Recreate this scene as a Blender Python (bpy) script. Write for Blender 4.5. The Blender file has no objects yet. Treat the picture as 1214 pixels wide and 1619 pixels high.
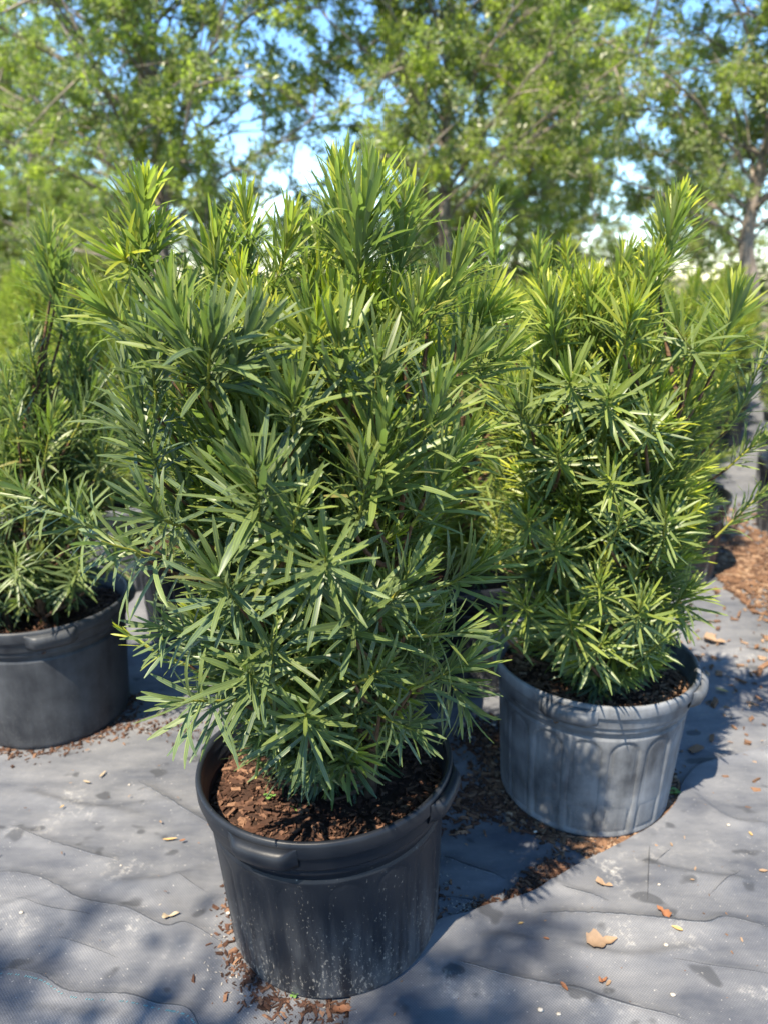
import bpy, math, random
import numpy as np
from mathutils import Vector

R = math.radians
rng = np.random.default_rng(11)
random.seed(11)
scene = bpy.context.scene
col = scene.collection

# ------------------------------------------------------------------ camera
FPX, PW, PH = 1170.0, 1214.0, 1619.0        # focal length and size of the photograph in pixels
PITCH, CAMH = R(17.6), 1.25
cam_data = bpy.data.cameras.new('camera')
cam = bpy.data.objects.new('camera', cam_data)
col.objects.link(cam)
cam.location = (0, 0, CAMH)
cam.rotation_euler = (math.pi / 2 - PITCH, 0, 0)
cam_data.sensor_fit = 'VERTICAL'
cam_data.sensor_height = 36.0
cam_data.sensor_width = 27.0
cam_data.lens = 36.0 * FPX / PH
cam_data.clip_start, cam_data.clip_end = 0.05, 1000
cam_data.dof.use_dof = True
cam_data.dof.focus_distance = 1.12
cam_data.dof.aperture_fstop = 3.6
scene.camera = cam

# ------------------------------------------------------------------ light
SUN_EL, SUN_TO = R(57), (0.64, 0.768)       # elevation; the way the light travels over the ground
world = bpy.data.worlds.new('World')
scene.world = world
world.use_nodes = True
wn, wl = world.node_tree.nodes, world.node_tree.links
wn.clear()
sky = wn.new('ShaderNodeTexSky')
sky.sky_type = 'NISHITA'
sky.sun_disc = False
sky.sun_elevation = SUN_EL
sky.sun_rotation = math.atan2(-SUN_TO[0], -SUN_TO[1])
sky.air_density, sky.dust_density, sky.ozone_density = 0.8, 0.0, 2.0
# a few thin clouds all round the sky
tc = wn.new('ShaderNodeTexCoord')
mp = wn.new('ShaderNodeMapping'); mp.inputs['Scale'].default_value = (2.2, 2.2, 5.0); mp.inputs['Location'].default_value = (0.35, 0.1, 0.4)
nz = wn.new('ShaderNodeTexNoise'); nz.inputs['Scale'].default_value = 1.6; nz.inputs['Detail'].default_value = 7
cr = wn.new('ShaderNodeValToRGB')
cr.color_ramp.elements[0].position, cr.color_ramp.elements[1].position = 0.60, 0.80
cr.color_ramp.elements[1].color = (0.75, 0.75, 0.75, 1)
mx = wn.new('ShaderNodeMixRGB'); mx.inputs[2].default_value = (4.6, 4.9, 5.3, 1)
bg = wn.new('ShaderNodeBackground'); bg.inputs['Strength'].default_value = 0.14
wo = wn.new('ShaderNodeOutputWorld')
wl.new(tc.outputs['Generated'], mp.inputs['Vector']); wl.new(mp.outputs[0], nz.inputs['Vector'])
wl.new(nz.outputs[0], cr.inputs[0]); wl.new(cr.outputs[0], mx.inputs[0])
hsv = wn.new('ShaderNodeHueSaturation'); hsv.inputs['Saturation'].default_value = 1.2
wl.new(sky.outputs[0], hsv.inputs['Color']); wl.new(hsv.outputs[0], mx.inputs[1]); wl.new(mx.outputs[0], bg.inputs['Color']); wl.new(bg.outputs[0], wo.inputs[0])

sun_data = bpy.data.lights.new('sun', 'SUN')
sun_data.energy, sun_data.angle, sun_data.color = 4.3, R(0.53), (1.0, 0.93, 0.80)
sun = bpy.data.objects.new('sun', sun_data)
col.objects.link(sun)
sun_vec = Vector((SUN_TO[0] * math.cos(SUN_EL), SUN_TO[1] * math.cos(SUN_EL), -math.sin(SUN_EL)))
sun.rotation_euler = sun_vec.to_track_quat('-Z', 'Y').to_euler()
sun.location = (-4, -3, 9)

scene.view_settings.view_transform = 'Standard'
scene.view_settings.look = 'None'
scene.view_settings.gamma = 1.0
scene.view_settings.exposure = 1.75
scene.view_settings.use_white_balance = True
scene.view_settings.white_balance_temperature = 7000
scene.view_settings.white_balance_tint = 10
scene.render.engine = 'CYCLES'
scene.cycles.use_denoising = True
scene.cycles.max_bounces = 8
scene.cycles.transmission_bounces = 5
scene.cycles.diffuse_bounces = 4
scene.cycles.caustics_reflective = False
scene.cycles.caustics_refractive = False

# ------------------------------------------------------------------ pixels to places
CP, SP = math.cos(PITCH), math.sin(PITCH)
def ray(px, py):
    x, y = (px - PW / 2) / FPX, (PH / 2 - py) / FPX
    return np.array((x, CP + y * SP, -SP + y * CP))
def at(px, py, Y):                          # the place on that line of sight at distance Y ahead
    d = ray(px, py); s = Y / d[1]
    return np.array((0, 0, CAMH)) + d * s
def gr(px, py, z=0.0):                      # the place on the ground
    d = ray(px, py); s = (z - CAMH) / d[2]
    return np.array((0, 0, CAMH)) + d * s
def project(P):
    v = P - np.array((0, 0, CAMH))
    zc = v[..., 1] * CP - v[..., 2] * SP
    yc = v[..., 1] * SP + v[..., 2] * CP
    return PW / 2 + FPX * v[..., 0] / zc, PH / 2 - FPX * yc / zc, zc

# ------------------------------------------------------------------ helpers
def unit(v):
    return v / np.maximum(np.linalg.norm(v, axis=-1, keepdims=True), 1e-9)

def mesh_np(name, V, F, attr=None, smooth=True):
    me = bpy.data.meshes.new(name)
    V = np.ascontiguousarray(V, dtype=np.float32); F = np.ascontiguousarray(F, dtype=np.int32)
    k = F.shape[1]
    me.vertices.add(len(V)); me.vertices.foreach_set('co', V.ravel())
    me.loops.add(F.size); me.loops.foreach_set('vertex_index', F.ravel())
    me.polygons.add(len(F))
    me.polygons.foreach_set('loop_start', np.arange(0, F.size, k, dtype=np.int32))
    me.polygons.foreach_set('use_smooth', np.full(len(F), smooth, dtype=bool))
    me.update(calc_edges=True)
    if attr is not None:
        a = me.attributes.new('leafdata', 'FLOAT_COLOR', 'POINT')
        a.data.foreach_set('color', np.ascontiguousarray(attr, dtype=np.float32).ravel())
    return me

def obj(name, me, mat=None, parent=None, loc=(0, 0, 0), **props):
    o = bpy.data.objects.new(name, me)
    col.objects.link(o)
    o.location = tuple(float(c) for c in loc)
    if me is not None and mat is not None and not me.materials:
        me.materials.append(mat)
    if parent is not None:
        o.parent = parent
    for k, v in props.items():
        o[k] = v
    return o

def join(parts):
    V, F, n = [], [], 0
    for v, f in parts:
        V.append(v); F.append(f + n); n += len(v)
    return np.concatenate(V), np.concatenate(F)

def tube(P, r, n=7):
    P = np.asarray(P, float); r = np.broadcast_to(np.asarray(r, float), (len(P),))
    T = unit(np.gradient(P, axis=0))
    ref = np.where(np.abs(T[:, 2:3]) > 0.9, np.array([[1.0, 0, 0]]), np.array([[0, 0, 1.0]]))
    A = unit(np.cross(T, ref)); B = np.cross(T, A)
    a = np.linspace(0, 2 * np.pi, n, endpoint=False)
    V = P[:, None] + r[:, None, None] * (np.cos(a)[None, :, None] * A[:, None] + np.sin(a)[None, :, None] * B[:, None])
    i = np.arange(len(P) - 1)[:, None] * n; j = np.arange(n)[None]
    F = np.stack([i + j, i + (j + 1) % n, i + n + (j + 1) % n, i + n + j], -1).reshape(-1, 4)
    return V.reshape(-1, 3), F

def curve3(a, b, c, n):
    t = np.linspace(0, 1, n)[:, None]
    return (1 - t) ** 2 * a + 2 * t * (1 - t) * b + t ** 2 * c

def lathe(profile, n=96):
    a = np.linspace(0, 2 * np.pi, n, endpoint=False)
    p = np.asarray(profile, float)
    V = np.stack([p[:, None, 0] * np.cos(a), p[:, None, 0] * np.sin(a), np.repeat(p[:, 1:2], n, 1)], -1).reshape(-1, 3)
    i = np.arange(len(p) - 1)[:, None] * n; j = np.arange(n)[None]
    F = np.stack([i + j, i + (j + 1) % n, i + n + (j + 1) % n, i + n + j], -1).reshape(-1, 4)
    return V, F

def vnoise(x, y, seed):                      # smooth value noise for the lie of the cloth
    r = np.random.default_rng(seed); g = r.random((256, 256))
    xi, yi = np.floor(x).astype(int), np.floor(y).astype(int)
    fx, fy = x - xi, y - yi
    fx, fy = fx * fx * (3 - 2 * fx), fy * fy * (3 - 2 * fy)
    q = lambda a, b: g[a % 256, b % 256]
    return (q(xi, yi) * (1 - fx) + q(xi + 1, yi) * fx) * (1 - fy) + (q(xi, yi + 1) * (1 - fx) + q(xi + 1, yi + 1) * fx) * fy

# ------------------------------------------------------------------ materials
class NT:
    def __init__(s, name):
        s.m = bpy.data.materials.new(name); s.m.use_nodes = True
        s.n, s.l = s.m.node_tree.nodes, s.m.node_tree.links
        s.n.clear()
        s.out = s.n.new('ShaderNodeOutputMaterial')
    def new(s, t, **kw):
        n = s.n.new('ShaderNode' + t)
        for k, v in kw.items(): setattr(n, k, v)
        return n
    def put(s, sock, v):
        if hasattr(v, 'is_output') or isinstance(v, bpy.types.NodeSocket): s.l.new(v, sock)
        else: sock.default_value = v
    def math(s, op, a, b=0.0, clamp=False):
        n = s.new('Math', operation=op, use_clamp=clamp); s.put(n.inputs[0], a); s.put(n.inputs[1], b); return n.outputs[0]
    def mix(s, f, a, b, mode='MIX'):
        n = s.new('MixRGB', blend_type=mode); s.put(n.inputs[0], f); s.put(n.inputs[1], a); s.put(n.inputs[2], b); return n.outputs[0]
    def noise(s, vec, scale, detail=4, rough=0.55):
        n = s.new('TexNoise'); s.put(n.inputs['Vector'], vec); n.inputs['Scale'].default_value = scale
        n.inputs['Detail'].default_value = detail; n.inputs['Roughness'].default_value = rough; return n.outputs[0]
    def ramp(s, v, lo, hi):
        n = s.new('MapRange'); n.clamp = True; s.put(n.inputs[0], v); n.inputs[1].default_value = lo; n.inputs[2].default_value = hi; return n.outputs[0]
    def coords(s, kind='Object', scale=(1, 1, 1), loc=(0, 0, 0)):
        t = s.new('TexCoord'); m = s.new('Mapping'); m.inputs['Scale'].default_value = scale; m.inputs['Location'].default_value = loc
        s.l.new(t.outputs[kind], m.inputs[0]); return m.outputs[0]
    def bump(s, h, strength=0.5, dist=0.01):
        n = s.new('Bump'); n.inputs['Strength'].default_value = strength; n.inputs['Distance'].default_value = dist; s.put(n.inputs['Height'], h); return n.outputs[0]
    def principled(s, color, rough=0.6, spec=0.5, normal=None):
        p = s.new('BsdfPrincipled'); s.put(p.inputs['Base Color'], color); s.put(p.inputs['Roughness'], rough); s.put(p.inputs['Specular IOR Level'], spec)
        if normal is not None: s.l.new(normal, p.inputs['Normal'])
        return p
    def end(s, shader):
        s.l.new(shader.outputs[0], s.out.inputs[0]); return s.m

def leaf_material(name, old, mid, young, back, trans=0.30, rough=0.42, spec=0.40, rib=True):
    t = NT(name)
    a = t.new('Attribute', attribute_name='leafdata')
    sp = t.new('SeparateColor'); t.l.new(a.outputs['Color'], sp.inputs[0])
    age, rnd, u = sp.outputs[0], sp.outputs[1], sp.outputs[2]
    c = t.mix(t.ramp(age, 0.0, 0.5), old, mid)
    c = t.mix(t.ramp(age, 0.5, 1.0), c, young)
    c = t.mix(t.math('MULTIPLY', t.ramp(rnd, 0.985, 1.0), 0.8), c, (0.16, 0.12, 0.05, 1))     # a few spent leaves
    hs = t.new('HueSaturation'); t.put(hs.inputs['Color'], c)
    t.put(hs.inputs['Value'], t.math('ADD', t.math('MULTIPLY', rnd, 0.5), 0.75)); c = hs.outputs[0]
    if rib:
        c = t.mix(t.math('MULTIPLY', t.ramp(u, 0.22, 0.0), 0.45), c, (0.20, 0.29, 0.08, 1))
        c = t.mix(t.math('MULTIPLY', t.ramp(u, 0.74, 1.0), 0.55), c, (0.27, 0.36, 0.07, 1))
    g = t.new('NewGeometry')
    cb = t.mix(0.62, c, back)
    c = t.mix(g.outputs['Backfacing'], c, cb)
    p = t.principled(c, rough, spec)
    tr = t.new('BsdfTranslucent'); t.put(tr.inputs[0], t.mix(1.0, t.mix(0.35, c, (0.20, 0.32, 0.04, 1)), (1.35, 1.5, 0.95, 1), 'MULTIPLY'))
    ms = t.new('MixShader'); t.put(ms.inputs[0], t.math('ADD', t.math('MULTIPLY', age, 0.42), trans - 0.14))
    t.l.new(p.outputs[0], ms.inputs[1]); t.l.new(tr.outputs[0], ms.inputs[2])
    return t.end(ms)

M = {}
M['leaf'] = leaf_material('needle_leaf', (0.048, 0.076, 0.050, 1), (0.170, 0.205, 0.038, 1), (0.52, 0.52, 0.05, 1), (0.125, 0.165, 0.100, 1))
M['leaf_row'] = leaf_material('row_leaf', (0.062, 0.098, 0.034, 1), (0.190, 0.228, 0.036, 1), (0.43, 0.44, 0.045, 1), (0.16, 0.20, 0.07, 1), 0.40, rib=False)
M['oak_leaf'] = leaf_material('oak_leaf', (0.150, 0.178, 0.065, 1), (0.265, 0.30, 0.08, 1), (0.45, 0.47, 0.08, 1), (0.23, 0.26, 0.14, 1), 0.50, 0.36, 0.6, rib=False)

def bark(name, a, b, sc):
    t = NT(name); v = t.coords('Object', (1, 1, 0.25))
    n = t.noise(v, sc, 6, 0.65)
    return t.end(t.principled(t.mix(t.ramp(n, 0.35, 0.65), a, b), 0.85, 0.2, t.bump(n, 0.8, 0.01)))
M['bark'] = bark('stem_bark', (0.060, 0.034, 0.020, 1), (0.165, 0.095, 0.055, 1), 60)
M['oak_bark'] = bark('oak_bark', (0.11, 0.09, 0.075, 1), (0.30, 0.25, 0.21, 1), 14)
def twig_mat():
    t = NT('green_twig'); n = t.noise(t.coords(), 40)
    return t.end(t.principled(t.mix(n, (0.17, 0.20, 0.03, 1), (0.30, 0.27, 0.05, 1)), 0.55, 0.4))
M['twig'] = twig_mat()

def pot_material(name, dust, speck, seed):
    t = NT(name); v = t.coords(loc=(seed, seed * 2, 0)); raw = t.coords()
    sep = t.new('SeparateXYZ'); t.l.new(raw, sep.inputs[0]); z = sep.outputs[2]
    n1 = t.noise(v, 7, 6, 0.6); n2 = t.noise(v, 26, 5, 0.65)
    vs = t.coords(scale=(1, 1, 0.16), loc=(seed, 0, 0)); streak = t.noise(vs, 34, 4, 0.6)
    base = (0.0085, 0.0105, 0.015, 1)
    film = t.math('MULTIPLY', t.ramp(t.math('ADD', t.math('MULTIPLY', n1, 0.72), t.math('MULTIPLY', streak, 0.28)), 0.30, 0.70), dust)
    foot = t.math('MULTIPLY', t.math('MULTIPLY', t.ramp(z, 0.24, 0.0), t.ramp(streak, 0.40, 0.68)), speck)
    film = t.math('MAXIMUM', film, t.math('MULTIPLY', foot, 0.45))
    c = t.mix(film, base, (0.27, 0.282, 0.30, 1))
    # pale splashes of dried mud, more of them towards the foot
    n3 = t.noise(t.coords(scale=(1, 1, 0.5), loc=(seed, 4, 1)), 210, 3, 0.72)
    n4 = t.noise(t.coords(scale=(1, 1, 0.3), loc=(seed, 9, 1)), 22, 4, 0.65)
    thr = t.math('ADD', t.math('MULTIPLY', t.ramp(z, 0.0, 0.34), 0.150), 0.555)
    thr = t.math('SUBTRACT', thr, t.math('MULTIPLY', t.math('SUBTRACT', n4, 0.5), 0.30))
    sp = t.math('MULTIPLY', t.math('MULTIPLY', t.math('SUBTRACT', n3, thr), 14, True), speck)
    c = t.mix(sp, c, (0.27, 0.25, 0.22, 1))
    r = t.math('ADD', t.math('MULTIPLY', t.math('MAXIMUM', film, sp), 0.35), 0.42)
    return t.end(t.principled(c, r, 0.28, t.bump(t.math('ADD', n2, t.math('MULTIPLY', sp, 0.4)), 0.12, 0.004)))
M['pot'] = pot_material('black_pot_plastic', 0.03, 0.62, 0.0)
M['pot_dusty'] = pot_material('dusty_pot_plastic', 0.80, 0.22, 3.7)
M['pot_grey'] = pot_material('grey_pot_plastic', 0.26, 0.10, 8.1)

def fabric():
    t = NT('woven_ground_cloth')
    v = t.coords(); n1 = t.noise(v, 1.3, 6, 0.6); n2 = t.noise(v, 5.5, 6, 0.62); n3 = t.noise(v, 60, 4, 0.7); n5 = t.noise(v, 2.7, 3, 0.5)
    streak = t.noise(t.coords(scale=(1.0, 3.2, 1), loc=(3, 1, 0)), 4.2, 6, 0.66)
    dusty = t.ramp(t.math('ADD', t.math('ADD', t.math('MULTIPLY', n1, 0.32), t.math('MULTIPLY', n2, 0.30)), t.math('MULTIPLY', streak, 0.38)), 0.40, 0.60)
    c = t.mix(dusty, (0.058, 0.063, 0.078, 1), (0.190, 0.190, 0.196, 1))
    # damp dark spots and blots
    d1 = t.math('MULTIPLY', t.math('SUBTRACT', t.noise(t.coords(loc=(7, 3, 0), scale=(1, 1.3, 1)), 11, 2, 0.5), 0.640), 22, True)
    c = t.mix(t.math('MULTIPLY', d1, 0.72), c, (0.030, 0.031, 0.034, 1))
    # crusts of pale silt
    s1 = t.math('MULTIPLY', t.math('SUBTRACT', n2, 0.555), 9, True)
    s2 = t.math('MULTIPLY', t.math('SUBTRACT', n3, 0.50), 7, True)
    s = t.math('MULTIPLY', t.math('MULTIPLY', s1, s2), t.ramp(n5, 0.42, 0.62))
    c = t.mix(t.math('MULTIPLY', s, 0.75), c, (0.46, 0.44, 0.41, 1))
    g = t.math('MULTIPLY', t.math('SUBTRACT', t.noise(t.coords(loc=(2, 8, 0)), 150, 2, 0.6), 0.685), 16, True)
    c = t.mix(t.math('MULTIPLY', g, 0.55), c, (0.45, 0.43, 0.40, 1))
    # the weave: tapes 3.4 mm wide
    sx = t.new('SeparateXYZ'); t.l.new(t.coords(scale=(1, 1, 1)), sx.inputs[0])
    k = 2 * math.pi / 0.0058
    wx = t.math('SINE', t.math('MULTIPLY', sx.outputs[0], k)); wy = t.math('SINE', t.math('MULTIPLY', sx.outputs[1], k))
    w = t.math('ADD', t.math('MULTIPLY', t.math('MULTIPLY', wx, wy), 0.5), 0.5)
    c = t.mix(t.math('MULTIPLY', w, 0.48), c, (0.045, 0.05, 0.06, 1))
    h = t.math('ADD', t.math('ADD', t.math('MULTIPLY', w, 0.06), t.math('MULTIPLY', n2, 0.5)), t.math('MULTIPLY', s, 0.2))
    return t.end(t.principled(c, 0.72, 0.35, t.bump(h, 0.5, 0.012)))
M['fabric'] = fabric()
def plain(name, c, rough=0.7, spec=0.3, var=0.25, sc=30):
    t = NT(name); n = t.noise(t.coords(), sc, 4)
    hs = t.new('HueSaturation'); hs.inputs['Color'].default_value = (*c, 1)
    t.put(hs.inputs['Value'], t.math('ADD', t.math('MULTIPLY', n, 2 * var), 1 - var))
    return t.end(t.principled(hs.outputs[0], rough, spec, t.bump(n, 0.3, 0.003)))
M['crease_shade'] = plain('crease_shade_cloth', (0.028, 0.031, 0.038), 0.7)  # dust-free cloth, dark enough to paint in the shadow line of a fold
M['thread'] = plain('turquoise_thread', (0.12, 0.30, 0.33), 0.6)
M['dry_leaf'] = plain('dry_leaf', (0.23, 0.155, 0.10), 0.75, 0.2, 0.3, 90)
M['rust_leaf'] = plain('rust_leaf', (0.20, 0.088, 0.045), 0.75, 0.2, 0.3, 90)
M['straw'] = plain('straw_leaf', (0.38, 0.25, 0.10), 0.7, 0.3, 0.2, 90)
M['pale_chip'] = plain('pale_wood', (0.31, 0.245, 0.17), 0.85, 0.1, 0.3, 90)
M['pebble'] = plain('pale_pebble', (0.38, 0.34, 0.29), 0.7, 0.3, 0.2, 60)
M['weed'] = plain('clover_green', (0.10, 0.19, 0.04), 0.5, 0.4, 0.2, 50)
M['concrete'] = plain('pale_sheet', (0.62, 0.62, 0.64), 0.6, 0.3, 0.1, 3)

def chips_mat(name, a, b, c3):
    t = NT(name)
    at_ = t.new('Attribute', attribute_name='leafdata'); sp = t.new('SeparateColor'); t.l.new(at_.outputs['Color'], sp.inputs[0])
    c = t.mix(t.ramp(sp.outputs[0], 0.0, 0.6), a, b); c = t.mix(t.ramp(sp.outputs[0], 0.72, 1.0), c, c3)
    n = t.noise(t.coords(), 180, 3)
    return t.end(t.principled(t.mix(t.math('MULTIPLY', n, 0.5), c, a), 0.85, 0.15, t.bump(n, 0.5, 0.003)))
M['chips_dark'] = chips_mat('dark_bark_chips', (0.030, 0.016, 0.011, 1), (0.105, 0.052, 0.034, 1), (0.25, 0.14, 0.085, 1))
M['chips_red'] = chips_mat('rusty_bark_chips', (0.080, 0.044, 0.028, 1), (0.205, 0.115, 0.068, 1), (0.36, 0.25, 0.165, 1))
def soil_mat():
    t = NT('potting_soil'); v = t.coords(); n = t.noise(v, 70, 6, 0.7)
    return t.end(t.principled(t.mix(t.ramp(n, 0.35, 0.7), (0.020, 0.012, 0.009, 1), (0.075, 0.040, 0.028, 1)), 0.9, 0.15, t.bump(n, 0.9, 0.012)))
M['soil'] = soil_mat()
def earth():
    t = NT('field_earth'); v = t.coords(); n = t.noise(v, 0.6, 7, 0.65); n2 = t.noise(v, 9, 4)
    return t.end(t.principled(t.mix(t.ramp(n, 0.42, 0.58), (0.075, 0.11, 0.035, 1), (0.20, 0.15, 0.10, 1)), 0.95, 0.1, t.bump(n2, 0.5, 0.03)))
M['earth'] = earth()

# ------------------------------------------------------------------ the ground
V, F = [], []
me = mesh_np('ground', [(-400, -400, 0), (400, -400, 0), (400, 400, 0), (-400, 400, 0)], [(0, 1, 2, 3)])
ground = obj('ground', me, M['earth'], loc=(0, 0, -0.03), kind='structure')

P_FRONT, P_RIGHT, P_LEFT = np.array((-0.098, 1.215)), np.array((0.512, 1.62)), np.array((-0.99, 1.96))
POT_H, POT_R = 0.375, 0.245

FOLDS_BASE = [([(-20, 1382), (60, 1390), (130, 1425), (200, 1440), (260, 1468), (300, 1464), (372, 1502)], 0.0055),
    ([(15, 1308), (70, 1330), (150, 1355), (190, 1362)], 0.0045), ([(216, 1232), (290, 1280), (350, 1316)], 0.0055),
    ([(-20, 1530), (60, 1541), (110, 1568), (200, 1574), (250, 1590), (296, 1597), (318, 1625)], 0.0055),
    ([(20, 1420), (90, 1440), (150, 1450)], 0.003), ([(270, 1382), (330, 1412)], 0.003), ([(90, 1480), (190, 1515)], 0.0025),
    ([(700, 1352), (745, 1372), (800, 1392)], 0.0065), ([(700, 1416), (745, 1424), (795, 1440)], 0.0045)]
FOLDS_LAP = [([(855, 1394), (890, 1412), (962, 1432)], 0.005), ([(720, 1522), (800, 1550), (900, 1572), (990, 1600), (1090, 1625)], 0.006),
    ([(840, 1449), (960, 1455), (1040, 1462), (1110, 1468), (1150, 1459), (1240, 1482)], 0.006), ([(1028, 1310), (1024, 1370), (1022, 1430)], 0.003),
    ([(1060, 1525), (1130, 1535), (1230, 1545)], 0.0025), ([(1120, 1420), (1170, 1380)], 0.0025), ([(1035, 1368), (1060, 1345)], 0.0025)]
FOLDS_SOFT = [([(30, 1250), (120, 1275), (230, 1290)], 0.006), ([(160, 1400), (260, 1395), (340, 1370)], 0.007), ([(20, 1590), (120, 1606), (220, 1612)], 0.006),
    ([(1080, 1250), (1150, 1300), (1230, 1310)], 0.008), ([(880, 1500), (1000, 1520), (1120, 1500)], 0.006), ([(980, 1360), (1100, 1390), (1200, 1400)], 0.006), ([(760, 1480), (860, 1500)], 0.005)]

def spline(pts, n):
    p = np.asarray(pts, float); t = np.linspace(0, len(p) - 1, n); i = np.minimum(t.astype(int), len(p) - 2); f = (t - i)[:, None]
    q = np.concatenate([p[:1] * 2 - p[1:2], p, p[-1:] * 2 - p[-2:-1]])
    a, b, c, d = q[i], q[i + 1], q[i + 2], q[i + 3]
    return 0.5 * (2 * b + (c - a) * f + (2 * a - 5 * b + 4 * c - d) * f ** 2 + (-a + 3 * b - 3 * c + d) * f ** 3)
RIDGES = [(spline([gr(x, y)[:2] for x, y in p], len(p) * 8), w) for p, w in FOLDS_BASE + FOLDS_LAP + FOLDS_SOFT]

def cloth_h(x, y):
    h = 0.011 * (vnoise(x * 2.1 + 9, y * 3.0 + 4, 1) - 0.5) + 0.006 * (vnoise(x * 5.5 + 3 + 2 * vnoise(x * 2, y * 2, 9), y * 8.5, 2) - 0.5)
    h += 0.0022 * (vnoise(x * 17, y * 24, 3) - 0.5)
    # creased ridges of slack cloth running aslant
    q = vnoise(x * 1.6 + 30 + 0.9 * y, y * 5.2 - 2.6 * x + 11, 4)
    h += 0.007 * np.exp(-((q - 0.5) / 0.05) ** 2) * vnoise(x * 1.1 + 5, y * 1.1, 5)
    for P, w in RIDGES:                                         # each fold stands up as a soft ridge, steeper on one side
        near = (x > P[:, 0].min() - .08) & (x < P[:, 0].max() + .08) & (y > P[:, 1].min() - .08) & (y < P[:, 1].max() + .08)
        if not near.any(): continue
        qx, qy = x[near], y[near]
        dd = np.hypot(qx[:, None] - P[None, :, 0], qy[:, None] - P[None, :, 1]); k = dd.argmin(1); d = dd[np.arange(len(k)), k]
        sgn = np.sign(qy - P[k, 1]); fade = np.clip(np.minimum(k, len(P) - 1 - k) / 4.0, 0, 1)
        h[near] += w * 1.25 * fade * np.exp(-(d / np.where(sgn > 0, 0.011, 0.028)) ** 2)
    for c in (P_FRONT, P_RIGHT, P_LEFT):                        # pots press it flat
        d = np.hypot(x - c[0], y - c[1]); h = np.where(d < 0.36, h * np.clip((d - 0.2) / 0.16, 0, 1), h)
    return h

def cloth_sheet(name, x0, x1, y0, y1, step, parent=None, clip=None, lift=0.0, **kw):
    xs = np.concatenate([np.arange(x0, -1.3, .03), np.arange(-1.3, 1.4, step), np.arange(1.4, x1, .03)]); ys = np.concatenate([np.arange(y0, .7, .03), np.arange(.7, 2.1, step), np.arange(2.1, y1, .03)])
    X, Y = np.meshgrid(xs, ys)
    Z = cloth_h(X, Y) + lift
    V = np.stack([X, Y, Z], -1).reshape(-1, 3)
    w = len(xs); i = np.arange(len(ys) - 1)[:, None] * w; j = np.arange(w - 1)[None]
    F = np.stack([i + j, i + j + 1, i + w + j + 1, i + w + j], -1).reshape(-1, 4)
    return V, F
V, F = cloth_sheet('x', -3.2, 3.4, 0.30, 5.2, 0.0075)
cloth = obj('ground_cloth', mesh_np('ground_cloth', V, F), M['fabric'], kind='structure')
V, F = lathe([(0, 0), (1, 0)], 4)
me = mesh_np('far_ground_cloth', [(-9, -4, 0), (9, -4, 0), (9, 13, 0), (-9, 13, 0)], [(0, 1, 2, 3)])
obj('far_ground_cloth', me, M['fabric'], loc=(0, 0, -0.018), kind='structure')

# the second width of cloth laid over the first at the right, with its lifted edge
edge = np.array([gr(x, y)[:2] for x, y in [(560, 1520), (690, 1462), (760, 1442), (840, 1418), (890, 1388), (936, 1362), (985, 1336), (1035, 1307), (1066, 1275), (1080, 1240), (1100, 1218), (1130, 1208), (1175, 1196), (1260, 1170), (1400, 1140)]])
ne = 300
te = np.linspace(0, len(edge) - 1, ne); ei = np.minimum(te.astype(int), len(edge) - 2); ft = (te - ei)[:, None]
pm = np.concatenate([edge[:1] * 2 - edge[1:2], edge, edge[-1:] * 2 - edge[-2:-1]])
a0, a1, a2, a3 = pm[ei], pm[ei + 1], pm[ei + 2], pm[ei + 3]
E = 0.5 * ((2 * a1) + (-a0 + a2) * ft + (2 * a0 - 5 * a1 + 4 * a2 - a3) * ft ** 2 + (-a0 + 3 * a1 - 3 * a2 + a3) * ft ** 3)
E = E + 0.006 * (vnoise(te * 3, te * 0, 21) - 0.5)[:, None]
far_pt = np.stack([np.linspace(-0.09, 3.2, ne), np.linspace(0.42, 0.95, ne)], -1)
rows = 150
s = np.linspace(0, 1, rows) ** 1.5
G = E[None] * (1 - s[:, None, None]) + far_pt[None] * s[:, None, None]
Z = cloth_h(G[..., 0], G[..., 1])
lip = np.exp(-(np.linalg.norm(G - E[None], axis=-1) / 0.035) ** 2)
Z = Z + 0.005 + 0.007 * lip * vnoise(te * 0.6 + 3, te * 0 + 2, 22)[None] + 0.002
V = np.concatenate([np.dstack([G, Z]).reshape(-1, 3), np.column_stack([E, cloth_h(E[:, 0], E[:, 1]) - 0.004])])
i = np.arange(rows - 1)[:, None] * ne; j = np.arange(ne - 1)[None]
F = np.stack([i + j + 1, i + j, i + ne + j, i + ne + j + 1], -1).reshape(-1, 4)
k = rows * ne; jj = np.arange(ne - 1)
F = np.concatenate([F, np.stack([jj, jj + 1, k + jj + 1, k + jj], -1)])
lap = obj('overlapping_ground_cloth', mesh_np('overlapping_ground_cloth', V, F), M['fabric'], kind='structure')

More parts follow.
